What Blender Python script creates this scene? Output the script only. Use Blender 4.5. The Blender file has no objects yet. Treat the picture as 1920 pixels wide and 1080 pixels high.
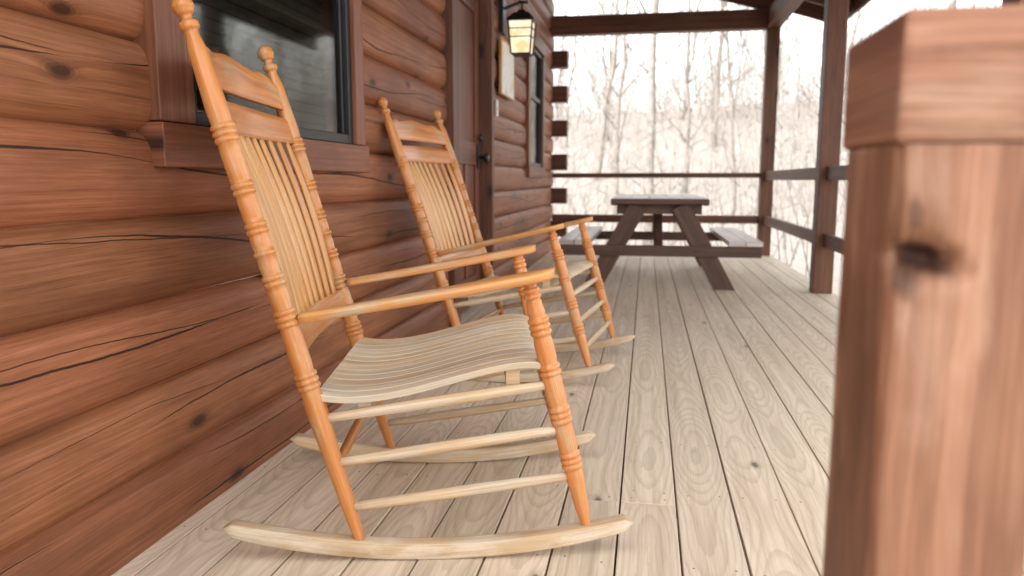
import bpy, math, random
from mathutils import Vector, Matrix, noise
random.seed(7)
D=bpy.data
col=bpy.context.scene.collection
Z=Vector((0,0,1))
# ------------------------------------------------------------------ materials
class NT:
    def __init__(s,name):
        s.mat=D.materials.new(name); s.mat.use_nodes=True
        s.nt=s.mat.node_tree; s.nt.nodes.clear()
        s.out=s.nt.nodes.new('ShaderNodeOutputMaterial')
    def n(s,t,**k):
        nd=s.nt.nodes.new(t)
        for a,b in k.items(): setattr(nd,a,b)
        return nd
    def put(s,sock,v):
        if isinstance(v,bpy.types.NodeSocket): s.nt.links.new(v,sock)
        else: sock.default_value=v
    def m(s,op,a,b=None,c=None,clamp=False):
        nd=s.n('ShaderNodeMath',operation=op,use_clamp=clamp)
        s.put(nd.inputs[0],a)
        if b is not None: s.put(nd.inputs[1],b)
        if c is not None: s.put(nd.inputs[2],c)
        return nd.outputs[0]
    def comb(s,x,y,z=0.0):
        nd=s.n('ShaderNodeCombineXYZ')
        for i,v in enumerate((x,y,z)): s.put(nd.inputs[i],v)
        return nd.outputs[0]
    def noise(s,vec,scale=1.0,detail=4.0,rough=0.55,dist=0.0):
        nd=s.n('ShaderNodeTexNoise'); s.put(nd.inputs['Vector'],vec)
        nd.inputs['Scale'].default_value=scale; nd.inputs['Detail'].default_value=detail
        nd.inputs['Roughness'].default_value=rough; nd.inputs['Distortion'].default_value=dist
        return nd.outputs['Fac']
    def sm(s,v,a,b,o0=0.0,o1=1.0):
        nd=s.n('ShaderNodeMapRange',interpolation_type='SMOOTHSTEP')
        s.put(nd.inputs[0],v); nd.inputs[1].default_value=a; nd.inputs[2].default_value=b
        nd.inputs[3].default_value=o0; nd.inputs[4].default_value=o1
        return nd.outputs[0]
    def mix(s,f,a,b,mode='MIX'):
        nd=s.n('ShaderNodeMix',data_type='RGBA',blend_type=mode)
        s.put(nd.inputs[0],f)
        for i,v in ((6,a),(7,b)):
            if not isinstance(v,bpy.types.NodeSocket): v=tuple(v)+((1.0,) if len(v)==3 else ())
            s.put(nd.inputs[i],v)
        return nd.outputs[2]
    def ramp(s,f,stops):
        nd=s.n('ShaderNodeValToRGB'); s.put(nd.inputs[0],f)
        el=nd.color_ramp.elements
        while len(el)<len(stops): el.new(0.5)
        for e,(p,c) in zip(el,stops): e.position=p; e.color=tuple(c)+(1,)
        return nd.outputs[0]
    def bsdf(s,color,rough=0.5,bump=None,bstr=0.3,bdist=0.01,spec=0.5,metal=0.0,coat=0.0):
        b=s.n('ShaderNodeBsdfPrincipled')
        if not isinstance(color,bpy.types.NodeSocket): color=tuple(color)+(1,)
        s.put(b.inputs['Base Color'],color); s.put(b.inputs['Roughness'],rough)
        b.inputs['Specular IOR Level'].default_value=spec; b.inputs['Metallic'].default_value=metal
        b.inputs['Coat Weight'].default_value=coat; b.inputs['Coat Roughness'].default_value=0.2
        if bump is not None:
            bn=s.n('ShaderNodeBump'); bn.inputs['Strength'].default_value=bstr; bn.inputs['Distance'].default_value=bdist
            s.put(bn.inputs['Height'],bump); s.nt.links.new(bn.outputs[0],b.inputs['Normal'])
        s.nt.links.new(b.outputs[0],s.out.inputs[0])
        return b

def wood(name,c0,c1,c2,G=18,rough=0.5,knot=0.0,crack=0.0,h=0.2,worn=None,wt=(0.5,0.6),bstr=0.35,vary=0.25,spec=0.4,coat=0.0,stain=0.0,ksz=1.0,kdens=(2.1,5.2),hollow_shade=None,blotch=0.35,lines=0.0,warp=0.035,gmix=0.34,streak=0.0,cath=None):
    s=NT(name)
    uv=s.n('ShaderNodeUVMap'); uv.uv_map='UVMap'
    sp=s.n('ShaderNodeSeparateXYZ'); s.nt.links.new(uv.outputs[0],sp.inputs[0])
    u,v=sp.outputs[0],sp.outputs[1]
    at=s.n('ShaderNodeAttribute',attribute_name='rnd'); r=at.outputs['Fac']
    r50=s.m('MULTIPLY',r,57.3); r9=s.m('MULTIPLY',r,9.7)
    vw=v
    if knot>0:
        wob=s.noise(s.comb(s.m('MULTIPLY',u,14.0),s.m('MULTIPLY',v,14.0),r50),1.0,2)
        vo=s.n('ShaderNodeTexVoronoi',voronoi_dimensions='2D'); vo.inputs['Scale'].default_value=1.0
        vv=s.comb(s.m('ADD',s.m('MULTIPLY',u,kdens[0]),r50),s.m('ADD',s.m('MULTIPLY',v,kdens[1]),r9))
        s.nt.links.new(vv,vo.inputs['Vector'])
        d=s.m('DIVIDE',s.m('ADD',vo.outputs['Distance'],s.m('MULTIPLY',s.m('SUBTRACT',wob,0.5),0.12*ksz)),ksz)
        cs=s.n('ShaderNodeSeparateColor'); s.nt.links.new(vo.outputs['Color'],cs.inputs[0])
        pres=s.m('GREATER_THAN',cs.outputs[0],1.0-knot)
        fall=s.m('MULTIPLY',s.m('EXPONENT',s.m('MULTIPLY',d,-9.0)),pres)
        vw=s.m('ADD',v,s.m('MULTIPLY',fall,0.05*ksz))
        kd=s.m('MULTIPLY',s.sm(d,0.04,0.12,1.0,0.0),pres)
        kr=s.m('MULTIPLY',s.m('ADD',0.5,s.m('MULTIPLY',s.m('SINE',s.m('MULTIPLY',d,150.0)),0.5)),s.m('MULTIPLY',s.sm(d,0.05,0.2,1.0,0.0),pres))
        khalo=s.m('MULTIPLY',s.sm(d,0.05,0.26,1.0,0.0),pres)
    lw=s.noise(s.comb(s.m('MULTIPLY',u,1.7),s.m('MULTIPLY',v,5.0),r50),1.0,2)
    vw2=s.m('ADD',vw,s.m('MULTIPLY',lw,warp))
    g1=s.noise(s.comb(s.m('MULTIPLY',u,0.9),s.m('MULTIPLY',vw2,G*1.6),r50),1.0,5,0.68)
    g2=s.noise(s.comb(s.m('MULTIPLY',u,9.0),s.m('MULTIPLY',vw2,G*16.0),r50),1.0,2,0.6)
    g=s.m('ADD',s.m('MULTIPLY',g1,1-gmix),s.m('MULTIPLY',g2,gmix))
    base=s.ramp(g,[(0.33,c0),(0.5,c1),(0.66,c2)])
    if lines>0:
        rg=s.m('FRACT',s.m('MULTIPLY',s.m('ADD',vw2,s.m('MULTIPLY',g1,0.05)),G*3.2))
        ln_=s.sm(rg,0.72,0.97,0.0,lines)
        base=s.mix(ln_,base,[x*0.55 for x in c0])
    if cath is not None:
        # arched (cathedral) growth rings : distance from a pith line that wanders in depth
        amt,fq=cath
        dep=s.m('MULTIPLY',s.noise(s.comb(s.m('MULTIPLY',u,0.55),r50,3.0),1.0,2,0.5),0.26)
        off=s.m('ADD',s.m('SUBTRACT',v,0.072),s.m('MULTIPLY',s.m('SUBTRACT',s.noise(s.comb(s.m('MULTIPLY',u,0.8),r50,8.0),1.0,2,0.5),0.5),0.12))
        rr=s.m('SQRT',s.m('ADD',s.m('MULTIPLY',off,off),s.m('MULTIPLY',dep,dep)))
        fr_=s.m('FRACT',s.m('ADD',s.m('MULTIPLY',rr,fq),s.m('MULTIPLY',g2,0.25)))
        base=s.mix(s.sm(fr_,0.45,0.92,0.0,amt),base,[x*0.60 for x in c0])
    if streak>0:
        sk=s.noise(s.comb(s.m('MULTIPLY',u,1.6),s.m('MULTIPLY',vw2,150.0),s.m('ADD',r50,4.0)),1.0,3,0.7)
        base=s.mix(s.sm(sk,0.54,0.74,0.0,streak),base,[x*0.38 for x in c0])
        base=s.mix(s.sm(sk,0.46,0.28,0.0,streak*0.45),base,[min(1,x*1.35) for x in c2])
    hsv=s.n('ShaderNodeHueSaturation'); s.nt.links.new(base,hsv.inputs['Color'])
    fr=s.m('FRACT',s.m('MULTIPLY',r,91.7)); fr2=s.m('FRACT',s.m('MULTIPLY',r,37.1))
    s.put(hsv.inputs['Value'],s.m('ADD',1.0-vary/2,s.m('MULTIPLY',fr,vary)))
    s.put(hsv.inputs['Hue'],s.m('ADD',0.5-0.003,s.m('MULTIPLY',fr2,0.006)))
    c=hsv.outputs[0]
    bl=s.noise(s.comb(s.m('MULTIPLY',u,1.4),s.m('MULTIPLY',v,5.0),r50),1.3,4,0.6)
    c=s.mix(s.sm(bl,0.35,0.62,blotch,0.0),c,[x*0.6 for x in c0])
    if stain>0:
        st=s.noise(s.comb(s.m('MULTIPLY',u,9.0),s.m('MULTIPLY',v,22.0),r50),1.0,4,0.65)
        c=s.mix(s.sm(st,0.60,0.75,0.0,stain),c,(0.24,0.19,0.15))
    if worn is not None:
        wn=s.noise(s.comb(s.m('MULTIPLY',u,4.0),s.m('MULTIPLY',v,14.0),r50),1.2,5,0.65)
        wg=s.mix(s.sm(g,0.36,0.62),[x*0.64 for x in worn],worn)
        wf=s.sm(wn,wt[0],wt[1])
        c=s.mix(wf,c,wg)
        rough=s.m('ADD',rough,s.m('MULTIPLY',wf,0.3))
    hgt=s.m('MULTIPLY',g,0.35)
    if knot>0:
        c=s.mix(s.m('MULTIPLY',khalo,0.30),c,[x*0.45 for x in c0])
        c=s.mix(s.m('MULTIPLY',kr,0.35),c,[x*0.3 for x in c0])
        c=s.mix(s.m('MULTIPLY',kd,0.8),c,[x*0.16 for x in c0])
    if crack>0:
        for k,(a,bw) in enumerate(((0.0,1.0),(31.0,0.7))):
            cc=s.noise(s.comb(s.m('ADD',s.m('MULTIPLY',u,0.42),a),r50,a),1.0,2,0.5)
            wig=s.noise(s.comb(s.m('MULTIPLY',u,9.0),r50,a+2.0),1.0,3,0.6)
            cy=s.m('ADD',s.m('MULTIPLY',s.m('ADD',-0.22+0.12*k,s.m('MULTIPLY',cc,1.45)),h),s.m('MULTIPLY',wig,0.007))
            dd=s.m('ABSOLUTE',s.m('SUBTRACT',v,cy))
            wdt=s.noise(s.comb(s.m('ADD',s.m('MULTIPLY',u,0.85),a+5),s.m('MULTIPLY',r50,1.7),a),1.0,2)
            wdt=s.m('MULTIPLY',s.m('SUBTRACT',wdt,0.42 if k==0 else 0.46),0.020*crack*bw)
            wdt=s.m('MINIMUM',s.m('MAXIMUM',wdt,0.0),0.0028 if k==0 else 0.0015)
            cm=s.m('DIVIDE',s.m('SUBTRACT',wdt,dd),0.0009,clamp=True)
            c=s.mix(s.m('MULTIPLY',cm,0.92),c,(0.014,0.007,0.005))
            hgt=s.m('SUBTRACT',hgt,s.m('MULTIPLY',cm,0.8))
    if hollow_shade is not None:
        for (hu,hv,ru,rv,amt) in hollow_shade:
            wb=s.noise(s.comb(s.m('MULTIPLY',u,55.0),s.m('MULTIPLY',v,40.0),0.0),1.0,3)
            uu=s.m('ADD',u,s.m('MULTIPLY',s.m('SUBTRACT',v,hv),0.30))
            q=s.m('SQRT',s.m('ADD',s.m('POWER',s.m('ABSOLUTE',s.m('DIVIDE',s.m('SUBTRACT',uu,hu),ru)),2.0),s.m('POWER',s.m('ABSOLUTE',s.m('DIVIDE',s.m('SUBTRACT',v,hv),rv)),2.0)))
            q=s.m('ADD',q,s.m('MULTIPLY',s.m('SUBTRACT',wb,0.5),1.3))
            c=s.mix(s.sm(q,0.45,1.25,amt,0.0),c,(0.035,0.014,0.009))  # mixes painted shade into the wood colour around each spot
    s.bsdf(c,rough,hgt,bstr,0.006,spec=spec,coat=coat)
    return s.mat

def plain(name,c,rough=0.5,metal=0.0,spec=0.5,var=0.2,scale=30):
    s=NT(name)
    tc=s.n('ShaderNodeTexCoord')
    n=s.noise(tc.outputs['Object'],scale,3,0.6)
    cc=s.mix(s.sm(n,0.3,0.7),[x*(1-var) for x in c],[min(1,x*(1+var)) for x in c])
    s.bsdf(cc,rough,None,metal=metal,spec=spec)
    return s.mat

M_log=wood('log_stain',(0.190,0.066,0.029),(0.310,0.116,0.053),(0.43,0.180,0.092),G=46,rough=0.52,knot=0.52,crack=1.1,h=0.2,vary=0.28,spec=0.3,bstr=0.6,ksz=0.60,kdens=(1.7,4.4),lines=0.20,warp=0.010,blotch=0.45,gmix=0.45,streak=0.45)
M_trim=wood('trim_stain',(0.11,0.038,0.020),(0.19,0.070,0.036),(0.29,0.112,0.060),G=34,rough=0.46,knot=0.1,vary=0.3,spec=0.35,warp=0.012,streak=0.35)
M_post=wood('post_stain',(0.075,0.029,0.015),(0.13,0.052,0.028),(0.20,0.086,0.050),G=16,rough=0.5,knot=0.2,vary=0.25,spec=0.35)
M_newel=wood('newel_stain',(0.14,0.062,0.036),(0.26,0.122,0.072),(0.40,0.215,0.140),G=19,rough=0.55,knot=0.0,vary=0.1,spec=0.3,bstr=0.9,blotch=0.65,streak=0.6,worn=(0.44,0.27,0.185),wt=(0.50,0.74),
   hollow_shade=((0.797,0.160,0.011,0.023,0.97),(0.786,0.150,0.018,0.011,0.75),(0.828,0.152,0.012,0.005,0.5),(0.40,0.18,0.02,0.004,0.5)))  # dark patches paint shade into the knot gouge and below it
M_deck=wood('deck_boards',(0.55,0.44,0.32),(0.72,0.60,0.46),(0.83,0.715,0.575),G=17,rough=0.6,knot=0.045,ksz=0.5,vary=0.14,spec=0.3,bstr=0.4,stain=0.22,blotch=0.08,lines=0.0,warp=0.02,streak=0.10,cath=(0.26,150.0))
M_orange=wood('chair_varnish',(0.44,0.150,0.038),(0.60,0.232,0.062),(0.72,0.33,0.110),G=26,rough=0.30,vary=0.12,spec=0.5,coat=0.2,worn=(0.62,0.40,0.21),wt=(0.50,0.70),bstr=0.15,blotch=0.25,streak=0.25)
M_slat=wood('chair_back_slat_wood',(0.48,0.20,0.060),(0.66,0.32,0.105),(0.75,0.44,0.19),G=30,rough=0.34,vary=0.22,spec=0.5,coat=0.1,worn=(0.64,0.47,0.30),wt=(0.54,0.70),bstr=0.15,blotch=0.15,streak=0.2)
M_arm=wood('chair_arm_wood',(0.46,0.175,0.05),(0.62,0.28,0.09),(0.72,0.40,0.165),G=30,rough=0.34,vary=0.1,worn=(0.62,0.46,0.29),wt=(0.48,0.64),bstr=0.3,blotch=0.2,streak=0.35)
M_seat=wood('chair_seat_worn',(0.50,0.35,0.20),(0.64,0.49,0.315),(0.74,0.60,0.42),G=40,rough=0.5,vary=0.16,worn=(0.71,0.61,0.47),wt=(0.38,0.60),bstr=0.4,blotch=0.15,warp=0.012,streak=0.4)
M_rocker=wood('chair_rocker_worn',(0.46,0.30,0.155),(0.62,0.45,0.27),(0.73,0.57,0.38),G=34,rough=0.5,vary=0.15,worn=(0.72,0.60,0.45),wt=(0.42,0.6),bstr=0.35,blotch=0.25,warp=0.012,streak=0.45)
M_table=wood('table_stain',(0.06,0.030,0.019),(0.105,0.052,0.034),(0.17,0.092,0.065),G=16,rough=0.5,vary=0.2)
M_ttop=wood('table_top_weathered_skylit',(0.44,0.38,0.35),(0.60,0.54,0.51),(0.74,0.69,0.66),G=16,rough=0.3,vary=0.25)  # pale tone is weathering plus sky reflection put into the colour
M_black=plain('black_metal',(0.02,0.02,0.022),0.4,0.3)
M_dark=plain('unlit_room_black',(0.02,0.018,0.016),0.9)  # black colour paints the darkness of an unlit room
M_blind=plain('blind_slats',(0.34,0.32,0.28),0.7)
M_screw=plain('screw_heads',(0.20,0.16,0.13),0.5,0.5)
M_roofm=plain('roof_metal',(0.12,0.08,0.06),0.5)

# ------------------------------------------------------------------ mesh builder
class MB:
    def __init__(s): s.v=[];s.f=[];s.uv=[];s.r=[];s.sm=[];s.mi=[]
    def face(s,idx,uvs,r,smooth=False,mi=0):
        s.f.append(idx); s.uv.append(uvs); s.r.append(r); s.sm.append(smooth); s.mi.append(mi)
    def box(s,lo,hi,axis=None,mi=0,M=None,r=None):
        lo=Vector(lo);hi=Vector(hi);sz=hi-lo
        if axis is None: axis=max(range(3),key=lambda i:sz[i])
        if r is None: r=random.random()
        b=len(s.v)
        for i in range(8):
            p=Vector((hi.x if i&1 else lo.x, hi.y if i&2 else lo.y, hi.z if i&4 else lo.z))
            s.v.append(M@p if M else p)
        o=[a for a in range(3) if a!=axis]
        for q,ax in (((0,4,6,2),0),((1,3,7,5),0),((0,1,5,4),1),((2,6,7,3),1),((0,2,3,1),2),((4,5,7,6),2)):
            uvs=[]
            for i in q:
                p=Vector((sz.x if i&1 else 0, sz.y if i&2 else 0, sz.z if i&4 else 0))
                if ax==axis: uvs.append((p[o[0]]*0.15,p[o[1]]))
                else:
                    oo=[a for a in o if a!=ax][0]
                    uvs.append((p[axis],p[oo]+ (0.31 if ax==o[0] else 0)))
            s.face([b+i for i in q],uvs,r,mi=mi)
    def beam(s,p,q,w,h,up=Z,mi=0,r=None):
        p=Vector(p);q=Vector(q);d=(q-p);L=d.length;d.normalize()
        side=d.cross(up).normalized(); u2=side.cross(d).normalized()
        M=Matrix((( d.x,side.x,u2.x,p.x),(d.y,side.y,u2.y,p.y),(d.z,side.z,u2.z,p.z),(0,0,0,1)))
        s.box((0,-w/2,-h/2),(L,w/2,h/2),axis=0,mi=mi,M=M,r=r)
    def lathe(s,p,q,prof,seg=16,mi=0,r=None):
        p=Vector(p);q=Vector(q);d=q-p;L=d.length;d.normalize()
        a=d.orthogonal().normalized(); b=d.cross(a)
        if r is None: r=random.random()
        base=len(s.v)
        for t,rad in prof:
            for k in range(seg):
                an=2*math.pi*k/seg
                s.v.append(p+d*(t*L)+(a*math.cos(an)+b*math.sin(an))*rad)
        for i in range(len(prof)-1):
            for k in range(seg):
                k2=(k+1)%seg
                c=0.022*2*math.pi
                uvs=[(prof[i][0]*L,c*k/seg),(prof[i][0]*L,c*(k+1)/seg),(prof[i+1][0]*L,c*(k+1)/seg),(prof[i+1][0]*L,c*k/seg)]
                s.face([base+i*seg+k,base+i*seg+k2,base+(i+1)*seg+k2,base+(i+1)*seg+k],uvs,r,True,mi)
        for i,fl in ((0,True),(len(prof)-1,False)):
            idx=[base+i*seg+k for k in range(seg)]
            if fl: idx.reverse()
            s.face(idx,[(0.01*math.cos(k),0.01*math.sin(k)) for k in range(seg)],r,False,mi)
    def grid(s,P,UV,r,smooth=True,closed=False,mi=0):
        n=len(P);m=len(P[0]);b=len(s.v)
        for row in P: s.v.extend(row)
        for i in range(n-1):
            for j in range(m-1 if not closed else m):
                j2=(j+1)%m
                ja=j+1
                s.face([b+i*m+j,b+i*m+j2,b+(i+1)*m+j2,b+(i+1)*m+j],
                   [UV(i,j),UV(i,ja),UV(i+1,ja),UV(i+1,j)],r,smooth,mi)
        if closed:
            for i,rev in ((0,False),(n-1,True)):
                idx=[b+i*m+j for j in range(m)]
                if not rev: idx.reverse()
                s.face(idx,[(0.01*j,0.0) for j in range(m)],r,False,mi)
    def obj(s,name,mats,parent=None,bevel=0.0,label=None,**props):
        me=D.meshes.new(name); me.from_pydata([tuple(v) for v in s.v],[],s.f)
        uvl=me.uv_layers.new(name='UVMap')
        flat=[c for f in s.uv for uv in f for c in uv]
        uvl.data.foreach_set('uv',flat)
        at=me.attributes.new('rnd','FLOAT','FACE'); at.data.foreach_set('value',s.r)
        me.polygons.foreach_set('use_smooth',s.sm); me.polygons.foreach_set('material_index',s.mi)
        for m in (mats if isinstance(mats,(list,tuple)) else [mats]): me.materials.append(m)
        me.update()
        o=D.objects.new(name,me); col.objects.link(o)
        if parent: o.parent=parent
        if bevel:
            b=o.modifiers.new('b','BEVEL'); b.width=bevel; b.segments=2; b.limit_method='ANGLE'; b.angle_limit=math.radians(40)
            b.harden_normals=False
        if label: o['label']=label
        for k,x in props.items(): o[k]=x
        return o
def empty(name,loc=(0,0,0),parent=None,label=None,**props):
    o=D.objects.new(name,None); o.location=loc; col.objects.link(o); o.empty_display_size=0.1
    if parent: o.parent=parent
    if label: o['label']=label
    for k,x in props.items(): o[k]=x
    return o
def copy_tree(o,parent=None):
    c=o.copy(); col.objects.link(c)
    if parent: c.parent=parent
    for ch in list(o.children): copy_tree(ch,c)
    return c

# ------------------------------------------------------------------ ground
def gh(x,y):
    s_=y*0.93+max(x,0)*0.45-max(-x-3,0)*0.1
    t=min(max((s_-15)/75.0,0),1); t=t*t*(3-2*t)
    n=noise.noise(Vector((x*0.03,y*0.03,0)))*2.2+noise.noise(Vector((x*0.15,y*0.15,3)))*0.35
    return -1.15+t*9.6+n*min(1,max(0,(s_-9)/20))
s=NT('hazed_leaf_litter')
tc=s.n('ShaderNodeTexCoord')
a=s.noise(tc.outputs['Object'],0.25,4); b=s.noise(tc.outputs['Object'],9.0,5,0.7)
c=s.mix(a,(0.285,0.258,0.235),(0.345,0.318,0.295)); c=s.mix(s.sm(b,0.35,0.65),c,(0.235,0.208,0.186))  # litter colours paled to stand in for haze on the hillside
s.bsdf(c,0.9,spec=0.1); M_ground=s.mat
mb=MB(); 
xs=[-300+i*10 for i in range(24)]+[-60+i*2.5 for i in range(49)]+[62.5+8*i for i in range(35)]
ys=[-120+i*10 for i in range(12)]+[i*2.5 for i in range(48)]+[120+10*i for i in range(32)]
mb.grid([[Vector((x,y,gh(x,y))) for x in xs] for y in ys],lambda i,j:(i,j),0.3)
g=mb.obj('ground',M_ground,kind='structure')

# ------------------------------------------------------------------ porch floor
WX=-1.13
mb=MB(); GX=-0.05; SP=0.147
x0=GX-8*SP; k=0
screws=[]
while x0<1.40:
    yj=10+((k*1.37)%3.2)
    cuts=[-2.0]
    if 7<=k<=8: yj=1.97
    elif k in (3,12): yj=4.9
    while yj<9.0:
        cuts.append(yj); yj+=4.88
    cuts.append(9.2)
    for a_,b_ in zip(cuts[:-1],cuts[1:]):
        r=random.random()
        zj=random.uniform(-0.0012,0.0012)
        mb.box((x0+0.0025,a_+0.0008,-0.034),(x0+SP-0.0025,b_-0.0008,zj),axis=1,r=r)
        if a_>-1: screws+= [(x0+0.03,a_+0.03,zj),(x0+SP-0.03,a_+0.03,zj)]
        yy=math.ceil(a_/0.41)*0.41
        while yy<b_:
            if random.random()<0.9:
                screws.append((x0+0.03+random.uniform(-.005,.005),yy+random.uniform(-.01,.01),zj)); screws.append((x0+SP-0.03,yy+random.uniform(-.01,.01),zj))
            yy+=0.41*1
    x0+=SP; k+=1
deck_edge=x0
for (x,y,z) in screws:
    if y<0.8: continue
    b=len(mb.v)
    for i in range(6): mb.v.append(Vector((x+0.0032*math.cos(i*1.047),y+0.0032*math.sin(i*1.047),z+0.0006)))
    mb.face([b+i for i in range(6)],[(0,0)]*6,0.1,mi=1)
mb.obj('porch_floor',[M_deck,M_screw],kind='structure',bevel=0.002)

# ------------------------------------------------------------------ cabin
cabin=empty('log_cabin',(-1.2,4,0),label='reddish brown log cabin with rounded logs and covered porch',category='cabin')
CO=Vector((-1.2,4,0))
def shift(mb):
    mb.v=[v-CO for v in mb.v]; return mb
mb=MB()
for i in range(20): mb.box((-1.3,-1.5+i*0.56,-0.24),(deck_edge-0.05,-1.46+i*0.56,-0.04),axis=0)
mb.box((deck_edge-0.045,-2,-0.26),(deck_edge-0.003,9.2,-0.036),axis=1)
mb.box((-1.3,9.203,-0.26),(deck_edge,9.245,-0.036),axis=0)
shift(mb).obj('porch_frame',M_post,cabin,bevel=0.003)

XG=-1.153; BUL=0.035; CH=0.198
def log(mb,y0,y1,z0,r):
    n=max(2,int((y1-y0)/0.14)); m=20
    arc=[0]; prof=[]
    for j in range(m+1):
        t=0.5-0.5*math.cos(math.pi*j/m); t=0.7*t+0.3*j/m
        prof.append((BUL*(1-abs(2*t-1)**4.0)**0.8,t*CH))
    for j in range(m): arc.append(arc[-1]+math.hypot(prof[j+1][0]-prof[j][0],prof[j+1][1]-prof[j][1]))
    P=[]
    for i in range(n+1):
        y=y0+(y1-y0)*i/n
        w=noise.noise(Vector((y*0.9,r*40,0)))*0.006; w2=noise.noise(Vector((y*0.8,r*40,9)))*0.003
        P.append([Vector((XG+b*(1+w*6)+ (w if 0<j<m else 0)+noise.noise(Vector((y*4,zz*14,r*30)))*0.0014,y,z0+zz+(w2 if 0<j<m else 0))) for j,(b,zz) in enumerate(prof)])
    s0=0.198/arc[-1]
    mb.grid(P,lambda i,j:(y0+(y1-y0)*i/n,arc[j]*s0),r)
mb=MB()
z0=0.17-CH*1
ops=[(1.70,2.86,0.95,2.06),(4.36,5.26,-1,2.2),(7.32,8.45,0.95,2.2)]
ztop=3.3
logz=[]
z=z0-CH
while z<ztop:
    segs=[(-2.2,9.36)]
    for (a,b,c_,d) in ops:
        if z+CH*0.6>c_ and z+CH*0.4<d:
            ns=[]
            for (p,q) in segs:
                if b<=p or a>=q: ns.append((p,q))
                else:
                    if a>p: ns.append((p,a))
                    if b<q: ns.append((b,q))
            segs=ns
    for (p,q) in segs: log(mb,p,q,z,random.random())
    logz.append(z); z+=CH
for i,zz in enumerate(logz):
    if i%2==0 and zz>-0.1:
        r=random.random()
        mb.box((-1.16,9.20,zz+0.006),(-0.945,9.355,zz+CH-0.006),axis=0,r=r,mi=1)  # log ends use the darker post material
for i,zz in enumerate(logz):
    mb.box((-7,9.37,zz+0.003),(-1.16,9.50,zz+CH-0.003),axis=0)
    mb.box((-7,-2.3,zz+0.003),(-1.16,-2.203,zz+CH-0.003),axis=0)
shift(mb).obj('wall',[M_log,M_post],cabin)

s=NT('window_glass')
lw=s.n('ShaderNodeFresnel'); lw.inputs['IOR'].default_value=1.5
gl=s.n('ShaderNodeBsdfGlossy'); gl.inputs['Roughness'].default_value=0.05; gl.inputs['Color'].default_value=(0.78,0.79,0.78,1)
tr=s.n('ShaderNodeBsdfTransparent'); tr.inputs['Color'].default_value=(0.55,0.56,0.54,1)
mx=s.n('ShaderNodeMixShader'); s.put(mx.inputs[0],s.m('MULTIPLY',lw.outputs[0],0.75)); s.nt.links.new(tr.outputs[0],mx.inputs[1]); s.nt.links.new(gl.outputs[0],mx.inputs[2]); s.nt.links.new(mx.outputs[0],s.out.inputs[0])
M_glass=s.mat
def window(y0,y1,z0,z1,ca=0.14,cb=0.09):
    w=empty('window',(-1.13-CO.x,(y0+y1)/2-CO.y,z0),cabin)
    O=Vector((-1.13,(y0+y1)/2,z0))
    def ob(mb,name,mat,bevel=0.003):
        mb.v=[v-O for v in mb.v]; return mb.obj(name,mat,w,bevel=bevel)
    f=MB()
    xo=-1.092
    f.box((-1.19,y0,z0),(xo,y0+ca,z1),axis=2)
    f.box((-1.19,y1-cb,z0),(xo,y1,z1),axis=2)
    f.box((-1.19,y0-0.02,z1+0.002),(xo+0.01,y1+0.02,z1+0.13),axis=1)
    ob(f,'frame',M_trim)
    f=MB(); f.box((-1.19,y0-0.004,z0-0.105),(-1.085,y1+0.02,z0-0.003),axis=1)
    ob(f,'sill',M_trim)
    f=MB(); a,b=y0+ca,y1-cb; t=0.035
    for (p,q) in (((-1.15,a,z0),(-1.108,a+t,z1)),((-1.15,b-t,z0),(-1.108,b,z1)),((-1.148,a+t,z0),(-1.110,b-t,z0+t)),((-1.148,a+t,z1-t),(-1.110,b-t,z1)),((-1.147,a+t,(z0+z1)/2-0.02+0.1),(-1.118,b-t,(z0+z1)/2+0.12)),((-1.145,a+t,z0+t),(-1.125,a+t+0.02,z1-t)),((-1.145,b-t-0.02,z0+t),(-1.125,b-t,z1-t))): f.box(p,q)
    ob(f,'sash',M_black)
    f=MB(); f.box((-1.138,a+t,z0+t),(-1.133,b-t,z1-t)); ob(f,'glass',M_glass,0)
    f=MB()
    zz=z0+0.05
    while zz<z1-0.02:
        f.box((-1.201,a+0.03,zz-0.012),(-1.199,b-0.03,zz+0.016)); zz+=0.034
    ob(f,'blind',M_blind,0)
    f=MB(); f.box((-1.5,a-0.1,z0-0.1),(-1.26,b+0.1,z1+0.1)); ob(f,'unlit_room_box',M_dark,0)  # near-black solid box stands in for the unlit room
window(1.62,2.925,0.985,2.02)
window(7.20,8.30,0.985,2.13,0.1,0.1)
d=empty('door',(-1.13-CO.x,4.8-CO.y,0),cabin); O=Vector((-1.13,4.8,0))
def dob(mb,name,mat,par=d,bevel=0.003,O=O):
    mb.v=[v-O for v in mb.v]; return mb.obj(name,mat,par,bevel=bevel)
f=MB()
f.box((-1.175,4.44,0.02),(-1.145,5.20,2.05),axis=2)
for (a,b,c_,e) in ((4.44,4.55,0.02,2.05),(5.09,5.20,0.02,2.05)): f.box((-1.145,a,c_),(-1.13,b,e),axis=2)
for (c_,e) in ((0.02,0.22),(0.95,1.10),(1.93,2.05)): f.box((-1.145,4.552,c_),(-1.131,5.088,e),axis=1)
f.box((-1.146,4.79,0.222),(-1.132,4.85,0.948),axis=2)
dob(f,'panel',M_trim)
f=MB()
f.box((-1.19,4.29,0),(-1.08,4.42,2.18),axis=2)
f.box((-1.19,5.22,0),(-1.045,5.29,2.18),axis=2)
f.box((-1.19,5.293,0),(-1.07,5.42,2.18),axis=2)
f.box((-1.19,4.27,2.182),(-1.06,5.44,2.32),axis=1)
dob(f,'frame',M_post)
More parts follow.
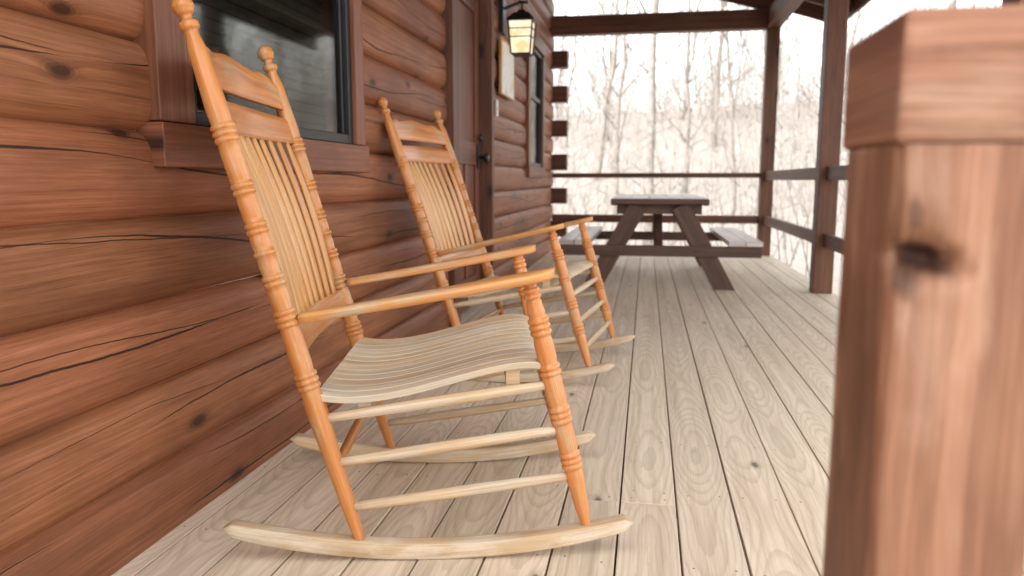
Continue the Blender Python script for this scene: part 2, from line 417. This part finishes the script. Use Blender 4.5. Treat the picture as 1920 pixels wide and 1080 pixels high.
f=MB(); f.box((-1.128,5.10,0.93),(-1.115,5.16,1.09)); f.lathe((-1.115,5.13,1.0),(-1.05,5.13,1.0),[(0,0.012),(0.5,0.012),(0.55,0.026),(0.8,0.032),(1,0.022)],14); f.lathe((-1.115,5.13,1.13),(-1.095,5.13,1.13),[(0,0.026),(1,0.022)],14); dob(f,'handle',M_black)
f=MB(); f.box((-1.5,4.2,-0.05),(-1.26,5.5,2.2)); dob(f,'unlit_room_box',M_dark)  # added dark box stands for the unlit room behind the door

# roof
rf=MB()
sl=0.32; RY=1.2  # unseen near roof end cut back to let more sky light in
def rz(x): return 2.78+ (1.35-x)*sl
for i in range(24):
    xa=2.02-0.26*i; 
    if xa< -3.6: break
    xb=xa-0.255
    rf.beam(((xa+xb)/2,RY,rz((xa+xb)/2)+0.11),((xa+xb)/2,9.75,rz((xa+xb)/2)+0.11),0.262,0.022,up=Vector((sl,0,1)))
y=RY+0.03
while y<9.7:
    rf.beam((2.0,y,rz(2.0)+0.02),(-3.6,y,rz(-3.6)+0.02),0.045,0.15); y+=0.608
rf.box((2.005,RY,rz(2.0)-0.06),(2.03,9.75,rz(2.0)+0.11),axis=1)
rf.v=[v-CO for v in rf.v]
rf.obj('roof',M_post,cabin)
ym=(RY+9.8)/2; wy=9.8-RY+0.1
rf=MB(); rf.beam((2.06,ym,rz(2.06)+0.135),(-3.65,ym,rz(-3.65)+0.135),wy,0.012); rf.beam((-3.65,ym,rz(-3.65)+0.135),(-8.5,ym,rz(-3.65)-1.4),wy,0.012)
rf.v=[v-CO for v in rf.v]; rf.obj('roof_covering',M_roofm,cabin)

# ------------------------------------------------------------------ posts, beams, railing
def post(x,y,z1,lab):
    p=MB(); p.box((-0.07,-0.07,0.001),(0.07,0.07,z1),axis=2)
    o=p.obj('porch_post',M_post,bevel=0.005,label=lab,category='post',group='roof posts of the porch'); o.location=(x,y,0); return o
post(1.325,9.11,2.49,'dark brown square roof post at the porch corner')
post(1.325,6.12,2.49,'dark brown square roof post rising from the pale floor')
post(1.325,3.1,2.49,'dark brown square roof post beside the railing')
p=MB(); p.box((-1.15,9.04,2.493),(1.4,9.18,2.70),axis=0)
p.obj('roof_beam',M_post,bevel=0.006,label='dark brown beam spanning the open end of the porch',category='beam')
p=MB(); p.box((1.255,RY+0.05,2.495),(1.395,9.035,2.698),axis=1)
p.obj('roof_beam',M_post,bevel=0.006,label='long dark brown beam carried by the porch posts',category='beam')
p=MB(); p.beam((0.35,9.11,3.0),(1.3,9.11,2.74),0.06,0.13)
p.obj('roof_brace',M_post,bevel=0.004,label='sloping dark brace above the end beam',category='brace')
r1=empty('porch_railing',(0,9.11,0),label='dark brown two-rail railing across the open porch end',category='railing')
def rail(par,O,a,b,w,h,name='rail'):
    p=MB(); p.beam(Vector(a)-O,Vector(b)-O,w,h); p.obj(name,M_post,par,bevel=0.004)
O=Vector((0,9.11,0))
rail(r1,O,(-1.10,9.11,0.905),(1.253,9.11,0.905),0.09,0.055,'top_rail')
rail(r1,O,(-1.10,9.11,0.405),(1.253,9.11,0.405),0.04,0.09,'lower_rail')
for (ya,yb,nm) in ((6.193,9.038,'dark brown railing between two roof posts'),(3.173,6.047,'dark brown railing running along the open porch side')):
    O=Vector((1.325,(ya+yb)/2,0)); rr=empty('porch_railing',O,label=nm,category='railing')
    rail(rr,O,(1.325,ya,0.900),(1.325,yb,0.900),0.05,0.10,'top_rail')
    rail(rr,O,(1.325,ya,0.405),(1.325,yb,0.405),0.04,0.10,'lower_rail')
nw=empty('newel_post',(0.22,0.63,0),label='thick reddish brown newel post with a wooden cap and knot hole',category='post')
p=MB()
def newel():
    x0,x1,y0,y1=-0.055,0.052,-0.07,0.07; zt=0.874
    zs=[zt*0.45*i/20 for i in range(20)]+[zt*0.45+zt*0.55*i/130 for i in range(131)]
    ns=26
    cs=[(x0,y1),(x0,y0),(x1,y0),(x1,y1)]
    pts=[]
    for k in range(4):
        a,b=cs[k],cs[(k+1)%4]
        pts+=[(a[0]+(b[0]-a[0])*i/ns,a[1]+(b[1]-a[1])*i/ns) for i in range(ns)]
    m=len(pts); per=[0]
    for k in range(m): per.append(per[-1]+math.hypot(pts[(k+1)%m][0]-pts[k][0],pts[(k+1)%m][1]-pts[k][1]))
    P=[]
    for z in zs:
        row=[]
        for (x,y) in pts:
            v=Vector((x,y,z))
            hx=(x-(x0+x1)/2)/((x1-x0)/2); hy=(y-(y0+y1)/2)/((y1-y0)/2)
            e=max(0,abs(hx)+abs(hy)-1.90)/0.10
            v.x-=hx*0.004*e; v.y-=hy*0.004*e
            dx=(x-(x0+0.018))/0.025; dz=(z-0.797+dx*0.005)/0.013; dy=(y-y0)/0.03
            q=math.sqrt(dx*dx+dz*dz+dy*dy)+noise.noise(Vector((x*90,z*90,0)))*0.3
            v+=Vector((0.30,0.95,0))*0.026*math.exp(-max(q,0)**3)
            k2=Vector((x0+0.024,y0,0.832)); q2=(v-k2).length
            v-=Vector((0,1,0))*0.009*math.exp(-(q2/0.020)**2)
            w=noise.noise(Vector((v.x*50,v.y*50,v.z*8)))*0.0016; v.x+=w; v.y+=w
            row.append(v)
        P.append(row)
    p.grid(P,lambda i,j:(zs[i],per[j]),0.37,closed=True)
newel()
p.obj('post_shaft',M_newel,nw)
p=MB(); p.box((-0.0565,-0.0725,0.8745),(1.02,0.078,0.962),axis=0,r=0.62)
p.obj('cap_rail',M_newel,nw,bevel=0.005)

# ------------------------------------------------------------------ rocking chair
def rings(prof_base,groups,amp=0.0045):
    ts=set()
    for i in range(61): ts.add(i/60)
    for i in range(61): ts.add(0.88+0.12*i/60)
    for (t,cnt,L) in groups:
        for c_ in range(cnt):
            tt=t+(c_-(cnt-1)/2)*0.0135/L
            for k in range(-4,5): ts.add(min(1,max(0,tt+k*0.0016/L)))
    out=[]
    for t in sorted(ts):
        r=prof_base(t); add=0
        for (g,cnt,L) in groups:
            half=(cnt/2*0.0135+0.004)/L
            if abs(t-g)<half: r=r-0.0018
            for c_ in range(cnt):
                tt=g+(c_-(cnt-1)/2)*0.0135/L
                dd=(t-tt)*L/0.0058
                if abs(dd)<1: add=max(add,math.sqrt(1-dd*dd)*amp)
        out.append((t,r+add))
    return out
def lerp_prof(pts):
    def f(t):
        for (a,ra),(b,rb) in zip(pts[:-1],pts[1:]):
            if t<=b:
                k=(t-a)/(b-a); k=k*k*(3-2*k); return ra+(rb-ra)*k
        return pts[-1][1]
    return f
Wd=0.60
def build_chair():
    ch=empty('rocking_chair',(0,0,0),category='rocking chair')
    RL=1.22
    rp=rings(lerp_prof([(0,0.012),(0.10,0.0175),(0.27,0.0235),(0.45,0.0225),(0.62,0.0215),(0.78,0.0240),(0.90,0.0200),(0.938,0.0135),(0.944,0.020),(0.952,0.0205),(0.958,0.0115),(0.963,0.0115),(0.970,0.0185),(0.980,0.0225),(0.990,0.0195),(0.997,0.011),(1.0,0.002)]),
        [(0.765,3,RL),(0.668,2,RL),(0.598,2,RL),(0.553,1,RL),(0.503,2,RL),(0.434,3,RL),(0.316,3,RL)])
    fp=rings(lerp_prof([(0,0.0105),(0.12,0.017),(0.24,0.0215),(0.6,0.0225),(0.85,0.0215),(0.93,0.017),(1,0.016)]),
        [(0.955,2,0.58),(0.825,3,0.58),(0.655,2,0.58),(0.475,3,0.58),(0.29,3,0.58)])
    def rear(z): t=(z-0.04)/1.18; return -0.335*t
    def front(z): t=(z-0.065)/0.57; return 0.515-0.134*t
    for y in (0,Wd):
        m=MB(); m.lathe((0,y,0.04),(-0.335,y,1.225),rp,20); m.obj('rear_leg',M_orange,ch)
        m=MB(); m.lathe((0.515,y,0.062),(0.381,y,0.632),fp,20); m.obj('front_leg',M_orange,ch)
        m=MB(); n=44; P=[]
        f0,f1=-0.303,0.620
        for i in range(n+1):
            t=i/n; f=f0+(f1-f0)*t
            zb=0.28*(f-0.16)**2
            hh=0.040
            e=min(t,1-t)
            sc=min(1.0,math.sqrt(max(0.0,1-(1-min(e/0.022,1))**2))+0.02)
            zc=zb+hh/2
            H2=hh/2*sc*(0.8+0.2*min(1,e/0.15)); W2=0.019*(0.55+0.45*sc)
            row=[]
            for k in range(16):
                a=2*math.pi*(k+0.5)/16
                cx=math.copysign(abs(math.cos(a))**0.32,math.cos(a)); cz=math.copysign(abs(math.sin(a))**0.32,math.sin(a))
                row.append(Vector((f,y+W2*cx,zc+H2*cz)))
            P.append(row)
        m.grid(P,lambda i,j:(i/n*0.93,j*0.009),random.random(),closed=True)
        m.obj('rocker',M_rocker,ch)
        for (za,zb) in ((0.327,0.402),(0.225,0.299),(0.121,0.190)):
            m=MB(); m.lathe((rear(za),y,za),(front(zb),y,zb),[(i/10,0.0098+0.0035*math.sin(math.pi*i/10)) for i in range(11)],12); m.obj('rung',M_rocker,ch)
        m=MB(); n=36; P=[]; sgn=-1 if y==0 else 1
        for i in range(n+1):
            t=i/n; f=-0.118+(0.435+0.118)*t
            z=0.553+0.098*t-0.002*math.sin(math.pi*t)
            hw=0.014+0.024*(t**0.9)+0.006*math.sin(math.pi*min(1,t*1.0))
            if t>0.90: hw*=math.sqrt(max(0.01,1-((t-0.90)/0.10)**2))
            yc=y-sgn*0.004+sgn*0.012*t
            th=0.0105
            P.append([Vector((f,yc-hw,z-th*.6)),Vector((f,yc-hw,z+th*.5)),Vector((f,yc-hw*.86,z+th)),Vector((f,yc,z+th+.001)),Vector((f,yc+hw*.86,z+th)),Vector((f,yc+hw,z+th*.5)),Vector((f,yc+hw,z-th*.6)),Vector((f,yc+hw*.86,z-th)),Vector((f,yc-hw*.86,z-th))])
        for row in P: row.reverse()
        m.grid(P,lambda i,j:(i/n*0.56,j*0.017),random.random(),closed=True)
        m.obj('armrest',M_arm,ch)
    for z in (0.13,0.235,0.345):
        m=MB(); m.lathe((front(z+0.02),0,z+0.02),(front(z+0.02),Wd,z+0.02),[(i/10,0.0098+0.0035*math.sin(math.pi*i/10)) for i in range(11)],12); m.obj('rung',M_rocker,ch)
    for z in (0.215,):
        m=MB(); m.lathe((rear(z),0,z),(rear(z),Wd,z),[(i/10,0.0098+0.0035*math.sin(math.pi*i/10)) for i in range(11)],12); m.obj('rung',M_orange,ch)
    pts=[(-0.085,0.388),(-0.06,0.383),(-0.01,0.380),(0.05,0.385),(0.11,0.396),(0.17,0.411),(0.24,0.430),(0.30,0.445),(0.355,0.454),(0.395,0.455),(0.425,0.444),(0.438,0.430)]
    sp=[]
    for i in range(len(pts)-1):
        p0=pts[max(0,i-1)];p1=pts[i];p2=pts[i+1];p3=pts[min(len(pts)-1,i+2)]
        for k in range(3):
            t=k/3
            sp.append(tuple(0.5*((2*p1[a])+(-p0[a]+p2[a])*t+(2*p0[a]-5*p1[a]+4*p2[a]-p3[a])*t*t+(-p0[a]+3*p1[a]-3*p2[a]+p3[a])*t**3) for a in (0,1)))
    sp.append(pts[-1])
    m=MB(); ns=13; ya,yb=-0.012,Wd+0.012; sw=(yb-ya)/ns
    for sIdx in range(ns):
        r=random.random(); y0=ya+sIdx*sw+0.0014; y1=ya+(sIdx+1)*sw-0.0014; P=[]
        dz=random.uniform(-0.0006,0.0006)
        for i,(f,z) in enumerate(sp):
            a=sp[max(0,i-1)];b=sp[min(len(sp)-1,i+1)]
            nx,nz=-(b[1]-a[1]),(b[0]-a[0]); l=math.hypot(nx,nz); nx/=l;nz/=l
            th=0.015; e=0.0018
            up=lambda s_,y:Vector((f+nx*s_,y,z+dz+nz*s_))
            P.append([up(-th,y1-e),up(-th,y0+e),up(-th+e,y0),up(-e,y0),up(0,y0+e),up(0,y1-e),up(-e,y1),up(-th+e,y1)])
        m.grid(P,lambda i,j:(i*0.017,(j+sIdx*9)*0.008),r,smooth=False,closed=True)
    m.obj('seat',M_seat,ch)
    m=MB()
    m.box((0.0,-0.0+0.01,0.325),(0.032,Wd-0.01,0.363),axis=1); m.box((0.33,0.01,0.394),(0.362,Wd-0.01,0.434),axis=1)
    m.obj('seat_support',M_rocker,ch,bevel=0.002)
    bk=MB()
    def slab(zlo,zhi,topf,botf,th=0.018,bow=0.030):
        r=random.random(); n=48; Pf=[]
        for i in range(n+1):
            t=i/n; y=0.012+(Wd-0.024)*t
            b=-bow*math.sin(math.pi*t)
            lo=zlo+botf(t); hi=zhi+topf(t)
            def q(z,off): return Vector((rear(z)+b+off,y,z))
            e=0.003
            mid=[lo+(hi-lo)*k/4 for k in range(5)]
            row=[q(lo,th/2-e),q(lo+e,th/2)]+[q(z,th/2) for z in mid[1:4]]+[q(hi-e,th/2),q(hi,th/2-e),q(hi,-th/2+e),q(hi-e,-th/2),q(lo+e,-th/2),q(lo,-th/2+e)]
            row.reverse()
            Pf.append(row)
        bk.grid(Pf,lambda i,j:(i/n*0.6,j*0.018),r,smooth=True,closed=True)
    def crest(t):
        x=abs(t-0.5)*2
        return 0.022*math.exp(-(x/0.48)**2)+0.008*math.exp(-((x-0.72)/0.12)**2)-0.014*math.exp(-((x-0.98)/0.09)**2)
    slab(1.045,1.128,crest,lambda t:0.008*math.sin(math.pi*t))
    slab(0.952,1.020,lambda t:0.010*math.sin(math.pi*t),lambda t:0.0)
    slab(0.465,0.535,lambda t:0.0,lambda t:0.0,bow=0.018)
    nsp=9
    for k in range(nsp):
        t=(k+0.75)/(nsp+0.5); y=0.012+(Wd-0.024)*t
        bA=-0.018*math.sin(math.pi*t); bB=-0.030*math.sin(math.pi*t)
        r=random.random(); P=[];n=16
        for i in range(n+1):
            q=i/n; z=0.525+(0.970-0.525)*q
            w=0.0080+0.0150*math.sin(math.pi*min(1,q*0.85+0.12))**0.8
            th=0.0055+0.001*math.sin(math.pi*q)
            cx=rear(z)+bA+(bB-bA)*q+0.012*math.sin(math.pi*q)
            yy=Wd/2+(y-Wd/2)*(0.90+0.10*q)
            row=[]
            for c_ in range(12):
                a_=2*math.pi*(c_+.5)/12
                row.append(Vector((cx+th*math.copysign(abs(math.cos(a_))**0.6,math.cos(a_)),yy+w*math.copysign(abs(math.sin(a_))**0.6,math.sin(a_)),z)))
            P.append(row)
        bk.grid(P,lambda i,j:(i/n*0.45,j*0.004),r,closed=True,mi=1)
    bk.obj('backrest',[M_orange,M_slat],ch)
    return ch
c1=build_chair()
c1.location=(-0.62,1.56,0.0); c1.rotation_euler=(0,0,math.radians(11.9))
c1['label']='orange varnished wooden rocking chair with worn pale slatted seat'
c1['group']='rocking chairs along the log wall'
c2=copy_tree(c1)
th=math.radians(-3.2)
Rz=Matrix.Rotation(math.radians(-7),4,'Z'); Ry=Matrix.Rotation(th,4,'Y')
M2=Matrix.Translation((-0.72,3.14,0.003))@Rz@Matrix.Translation((0.16,0,0))@Ry@Matrix.Translation((-0.16,0,0))
c2.location=M2.to_translation(); c2.rotation_euler=M2.to_euler()
c2['label']='orange wooden rocking chair beside the cabin door'

# ------------------------------------------------------------------ picnic table
def table():
    t=empty('picnic_table',(0.1,7.0,0),label='dark brown picnic table with weathered pale top and two benches',category='picnic table')
    y0,y1=-0.92,0.92
    m=MB()
    for i in range(5):
        a=-0.37+i*0.149; m.box((a,y0,0.672),(a+0.143,y1,0.710),axis=1)
    m.obj('table_top',M_ttop,t,bevel=0.003)
    m=MB(); m.box((-0.372,y0-0.002,0.655),(-0.330,y1,0.670),axis=1); m.box((0.33,y0-.002,0.655),(0.374,y1,0.670),axis=1)
    m.box((-0.374,y0-0.030,0.668),(0.374,y0-0.004,0.706),axis=0)
    for yy in (y0+0.10,0,y1-0.14): m.box((-0.33,yy,0.585),(0.33,yy+0.04,0.669),axis=0)
    m.obj('apron',M_table,t,bevel=0.003)
    for sx in (-1,1):
        m=MB()
        for i in range(2):
            a=0.53+i*0.13
            lo,hi=(a,a+0.124) if sx>0 else (-a-0.124,-a)
            m.box((lo,y0,0.345),(hi,y1,0.383),axis=1)
        m.obj('bench',M_ttop,t,bevel=0.003)
    for yy in (y0+0.06,y1-0.10):
        for sx in (-1,1):
            m=MB(); m.beam((sx*0.16,yy,0.655),(sx*0.515,yy,0.002),0.04,0.14); 
            for i,v in enumerate(m.v):
                if v.z<0.08: m.v[i]=Vector((v.x+ (v.z-0.0)*sx*0.54,v.y,0.001))
            m.obj('leg',M_table,t,bevel=0.003)
        m=MB(); m.box((-0.78,yy-0.043,0.258),(0.78,yy-0.003-0.0,0.343),axis=0)
        for bx in (-0.33,-0.29,0.29,0.33): m.lathe((bx,yy-0.043,0.30),(bx,yy-0.05,0.30),[(0,0.010),(1,0.008)],8)
        m.obj('cross_beam',M_table,t,bevel=0.003)
    for sy in (-1,1):
        m=MB(); m.beam((0,sy*(0.80),0.31),(0,sy*0.12,0.60),0.075,0.04); m.obj('brace',M_table,t,bevel=0.003)
    return t
table()

# ------------------------------------------------------------------ lantern, notice, switch
ln=empty('wall_lantern',(-1.11,5.92,1.97),label='black metal wall lantern with a lit amber glass body',category='lantern')
ln.scale=(1.2,1.2,1.2)
m=MB(); m.box((-0.005,-0.055,-0.02),(0.02,0.055,0.19),axis=2)
m.beam((0.01,0,0.13),(0.13,0,0.17),0.016,0.016); m.beam((0.11,0,0.17),(0.17,0,0.165),0.016,0.016)
m.lathe((0.13,0,0.17),(0.13,0,0.10),[(0,0.006),(1,0.006)],8)
def frustum(m,z0,h0,z1,h1,cx=0.13,mi=0):
    b=len(m.v)
    for z,h in ((z0,h0),(z1,h1)):
        for (sx,sy) in ((-1,-1),(1,-1),(1,1),(-1,1)): m.v.append(Vector((cx+sx*h,sy*h,z)))
    for k in range(4):
        k2=(k+1)%4; m.face([b+k,b+k2,b+4+k2,b+4+k],[(0,0),(.1,0),(.1,.1),(0,.1)],0.2,mi=mi)
    m.face([b+3,b+2,b+1,b],[(0,0)]*4,0.2,mi=mi); m.face([b+4,b+5,b+6,b+7],[(0,0)]*4,0.2,mi=mi)
frustum(m,0.055,0.088,0.10,0.045); frustum(m,0.100,0.03,0.12,0.02)
frustum(m,0.045,0.082,0.055,0.086)
frustum(m,-0.155,0.058,-0.145,0.060)
for (sx,sy) in ((-1,-1),(1,-1),(1,1),(-1,1)): m.beam((0.13+sx*0.060,sy*0.060,-0.15),(0.13+sx*0.076,sy*0.076,0.05),0.008,0.008)
for z,h in ((0.0,0.074),(-0.05,0.070)):
    for (a,b) in (((-1,-1),(1,-1)),((1,-1),(1,1)),((1,1),(-1,1)),((-1,1),(-1,-1))):
        m.beam((0.13+a[0]*h,a[1]*h,z),(0.13+b[0]*h,b[1]*h,z),0.005,0.006)
m.obj('lantern_body',M_black,ln)
s=NT('lit_amber_glass'); 
e=s.n('ShaderNodeEmission'); tc=s.n('ShaderNodeTexCoord'); n=s.noise(tc.outputs['Object'],14,2)
s.put(e.inputs[0],s.mix(s.sm(n,0.4,0.6),(1.0,0.62,0.30),(1.0,0.86,0.62))); e.inputs[1].default_value=1.3
s.nt.links.new(e.outputs[0],s.out.inputs[0])
m=MB(); frustum(m,-0.145,0.056,0.046,0.070); m.obj('lamp_glass',s.mat,ln)
s=NT('notice_print'); tc=s.n('ShaderNodeTexCoord'); n=s.noise(tc.outputs['Object'],7,3); n2=s.noise(tc.outputs['Object'],40,4)
c=s.mix(s.sm(n,0.54,0.62,0,0.7),(0.78,0.76,0.72),(0.74,0.52,0.28)); c=s.mix(s.sm(n2,0.57,0.64,0,0.35),c,(0.2,0.22,0.25)); s.bsdf(c,0.4)
nb=empty('notice_board',(-1.085,6.02,1.50),label='pale paper notice in a thin wooden frame on the log wall',category='notice')
m=MB(); m.box((0,-0.27,0.0),(0.006,0.27,0.38)); m.obj('sheet',s.mat,nb)
m=MB()
for (a,b) in (((-0.012,-0.285,-0.015),(0.010,-0.272,0.395)),((-0.012,0.272,-0.015),(0.010,0.285,0.395)),((-0.012,-0.27,-0.015),(0.009,0.27,-0.002)),((-0.012,-0.27,0.382),(0.009,0.27,0.395))): m.box(a,b)
m.obj('frame',M_arm,nb,bevel=0.002)
m=MB(); m.box((0,-0.035,-0.06),(0.012,0.035,0.06)); m.box((0.012,-0.008,-0.015),(0.02,0.008,0.015))
o=m.obj('switch_plate',plain('white_plastic',(0.7,0.7,0.68),0.4),bevel=0.003,label='small white switch plate on the log wall',category='switch'); o.location=(-1.115,5.72,1.38)

# ------------------------------------------------------------------ trees
s=NT('winter_bark'); tc=s.n('ShaderNodeTexCoord'); n=s.noise(tc.outputs['Object'],6,3,0.7)
c=s.mix(s.sm(n,0.3,0.7),(0.155,0.137,0.122),(0.265,0.24,0.218)); s.bsdf(c,0.9,spec=0.1); M_bark=s.mat
s=NT('hazed_winter_twigs'); tc=s.n('ShaderNodeTexCoord'); n=s.noise(tc.outputs['Object'],3,2,0.7)
c=s.mix(n,(0.225,0.198,0.176),(0.32,0.29,0.265)); s.bsdf(c,0.9,spec=0.1); M_twig=s.mat  # twig colours raised in place of real haze between the trees
def tube(mb,pts,rads,seg):
    rows=[]
    for i,p in enumerate(pts):
        d=(pts[min(i+1,len(pts)-1)]-pts[max(i-1,0)]).normalized()
        a=d.orthogonal().normalized() if abs(d.z)<0.95 else d.cross(Vector((0,1,0))).normalized()
        b=d.cross(a)
        rows.append([p+(a*math.cos(2*math.pi*k/seg)+b*math.sin(2*math.pi*k/seg))*rads[i] for k in range(seg)])
    mb.grid(rows,lambda i,j:(i,j),0.5,closed=True)
def make_tree(rs,h,r0):
    R=random.Random(rs); tr=MB(); cr=MB()
    n=12; pts=[];p=Vector((0,0,-0.4)); lean=Vector((R.uniform(-.10,.10),R.uniform(-.10,.10),1))
    rad=[]
    for i in range(n+1):
        pts.append(p.copy()); t=i/n; rad.append(r0*(1-t)**0.8*(1.25 if i==0 else 1)+0.012)
        p=p+(lean+Vector((R.uniform(-.14,.14),R.uniform(-.14,.14),0)))*h/n
    tube(tr,pts,rad,8)
    def branch(p,d,L,r,lv):
        k=5 if lv<2 else 3
        q=[p.copy()];dd=d.copy();pp=p.copy()
        for i in range(k):
            dd=(dd+Vector((R.uniform(-.25,.25),R.uniform(-.25,.25),R.uniform(-.02,.22)))).normalized()
            pp=pp+dd*L/k; q.append(pp.copy())
        tube(cr if lv>0 else tr,q,[r*(1-0.8*i/k) for i in range(k+1)],3 if lv else 5)
        if lv<3:
            m=[5,3,3][lv]
            for j in range(m):
                t=R.uniform(0.3,1.0); idx=min(k-1,int(t*k)); bp=q[idx].lerp(q[idx+1],t*k-idx)
                bd=(dd+Vector((R.uniform(-1,1),R.uniform(-1,1),R.uniform(-.2,.7)))*0.9).normalized()
                branch(bp,bd,L*R.uniform(0.4,0.62),max(0.006,r*0.45),lv+1)
    nb=R.randint(13,17)
    for i in range(nb):
        t=R.uniform(0.18,0.97); idx=min(n-1,int(t*n)); bp=pts[idx]
        a=R.uniform(0,6.28); bd=Vector((math.cos(a),math.sin(a),R.uniform(0.5,1.3))).normalized()
        branch(bp,bd,h*R.uniform(0.16,0.30)*(1.15-t*0.6),max(0.015,rad[idx]*0.38),0)
    return tr,cr
protos=[]
for i,(h,r) in enumerate(((15,0.10),(11,0.060),(17,0.14),(9,0.045),(12,0.08))):
    tr,cr=make_tree(100+i,h,r)
    e=empty('tree',(0,0,0),category='tree',group='bare trees on the wooded hillside',label='bare pale grey winter tree standing on the hillside')
    tr.obj('trunk',M_bark,e); cr.obj('crown',M_twig,e); protos.append(e)
spots=[]
R=random.Random(5)
manual=[(0.05,24,2),(-1.2,30,0),(2.9,28,1),(4.6,15,4),(1.6,34,0),(9.2,19,0),(7.5,34,4),(-2.5,38,2),(3.4,42,2)]
for (x,y,k) in manual: spots.append((x,y,k,1.0))
while len(spots)<95:
    y=R.uniform(34,105); x=R.uniform(-0.22*y-2,0.75*y+4)
    spots.append((x,y,R.choice((0,1,1,2,3,3,4)),R.uniform(0.7,1.1)))
used=set()
for (x,y,k,sc) in spots:
    if k not in used: used.add(k); t=protos[k]
    else: t=copy_tree(protos[k])
    t.location=(x,y,gh(x,y)); t.rotation_euler=(R.uniform(-.05,.05),R.uniform(-.05,.05),R.uniform(0,6.28)); t.scale=(sc,sc,sc)
mb=MB()
for i in range(4200):
    y=R.uniform(14,112); x=R.uniform(-0.25*y-3,0.8*y+6)
    h=R.uniform(1.2,4.5)*(1+0.012*y); z=gh(x,y); r=R.uniform(0.006,0.018)*(1+0.008*y)
    p=Vector((x,y,z-0.2)); pts=[p]
    lx,ly=R.uniform(-.3,.3),R.uniform(-.3,.3)
    for k in range(1,4): pts.append(p+Vector((lx*k*h/3+R.uniform(-.15,.15),ly*k*h/3,h*k/3)))
    tube(mb,pts,[r,r*.75,r*.45,r*.15],3)
    for k in range(6):
        t=R.uniform(0.2,0.95)*3; idx=min(2,int(t)); bp=pts[idx].lerp(pts[idx+1],t-idx)
        tube(mb,[bp,bp+Vector((R.uniform(-.9,.9),R.uniform(-.5,.5),R.uniform(.1,.8)))*h*0.28],[r*.5,r*.15],3)
mb.obj('underbrush',M_twig,kind='stuff')

# ------------------------------------------------------------------ light
w=D.worlds.new('World'); bpy.context.scene.world=w; w.use_nodes=True
nt=w.node_tree; bg=nt.nodes['Background']
sky=nt.nodes.new('ShaderNodeTexSky'); sky.sky_type='NISHITA'; sky.sun_disc=False
EL,AZ=40,228
sky.sun_elevation=math.radians(EL); sky.sun_rotation=math.radians(AZ); sky.dust_density=4.0; sky.air_density=1.0; sky.ozone_density=1.0
hs=nt.nodes.new('ShaderNodeHueSaturation'); hs.inputs['Saturation'].default_value=0.12
nt.links.new(sky.outputs[0],hs.inputs['Color'])
mx=nt.nodes.new('ShaderNodeMix'); mx.data_type='RGBA'; mx.blend_type='MULTIPLY'; mx.inputs[0].default_value=1.0; mx.inputs[7].default_value=(1.0,0.985,0.96,1)
nt.links.new(hs.outputs[0],mx.inputs[6]); nt.links.new(mx.outputs[2],bg.inputs[0])
bg.inputs[1].default_value=0.80
sun=D.lights.new('sun','SUN'); sun.energy=0.8; sun.angle=math.radians(14); sun.color=(1,0.96,0.9)
so=D.objects.new('sun',sun); col.objects.link(so)
az=math.radians(AZ); el=math.radians(EL)
dirv=Vector((math.sin(az)*math.cos(el),math.cos(az)*math.cos(el),math.sin(el)))
so.rotation_euler=dirv.to_track_quat('Z','Y').to_euler(); so.location=dirv*20

# ------------------------------------------------------------------ camera
cam=D.cameras.new('camera'); cam.sensor_width=36; cam.lens=27.0; cam.clip_start=0.05; cam.clip_end=1500
cam.dof.use_dof=True; cam.dof.focus_distance=1.85; cam.dof.aperture_fstop=3.4
co=D.objects.new('camera',cam); col.objects.link(co); co.location=(0,0,0.85)
co.rotation_euler=(math.radians(90-7.99),0,math.radians(9.87))
bpy.context.scene.camera=co
sc=bpy.context.scene
sc.view_settings.view_transform='Standard'; sc.view_settings.look='None'; sc.view_settings.exposure=0
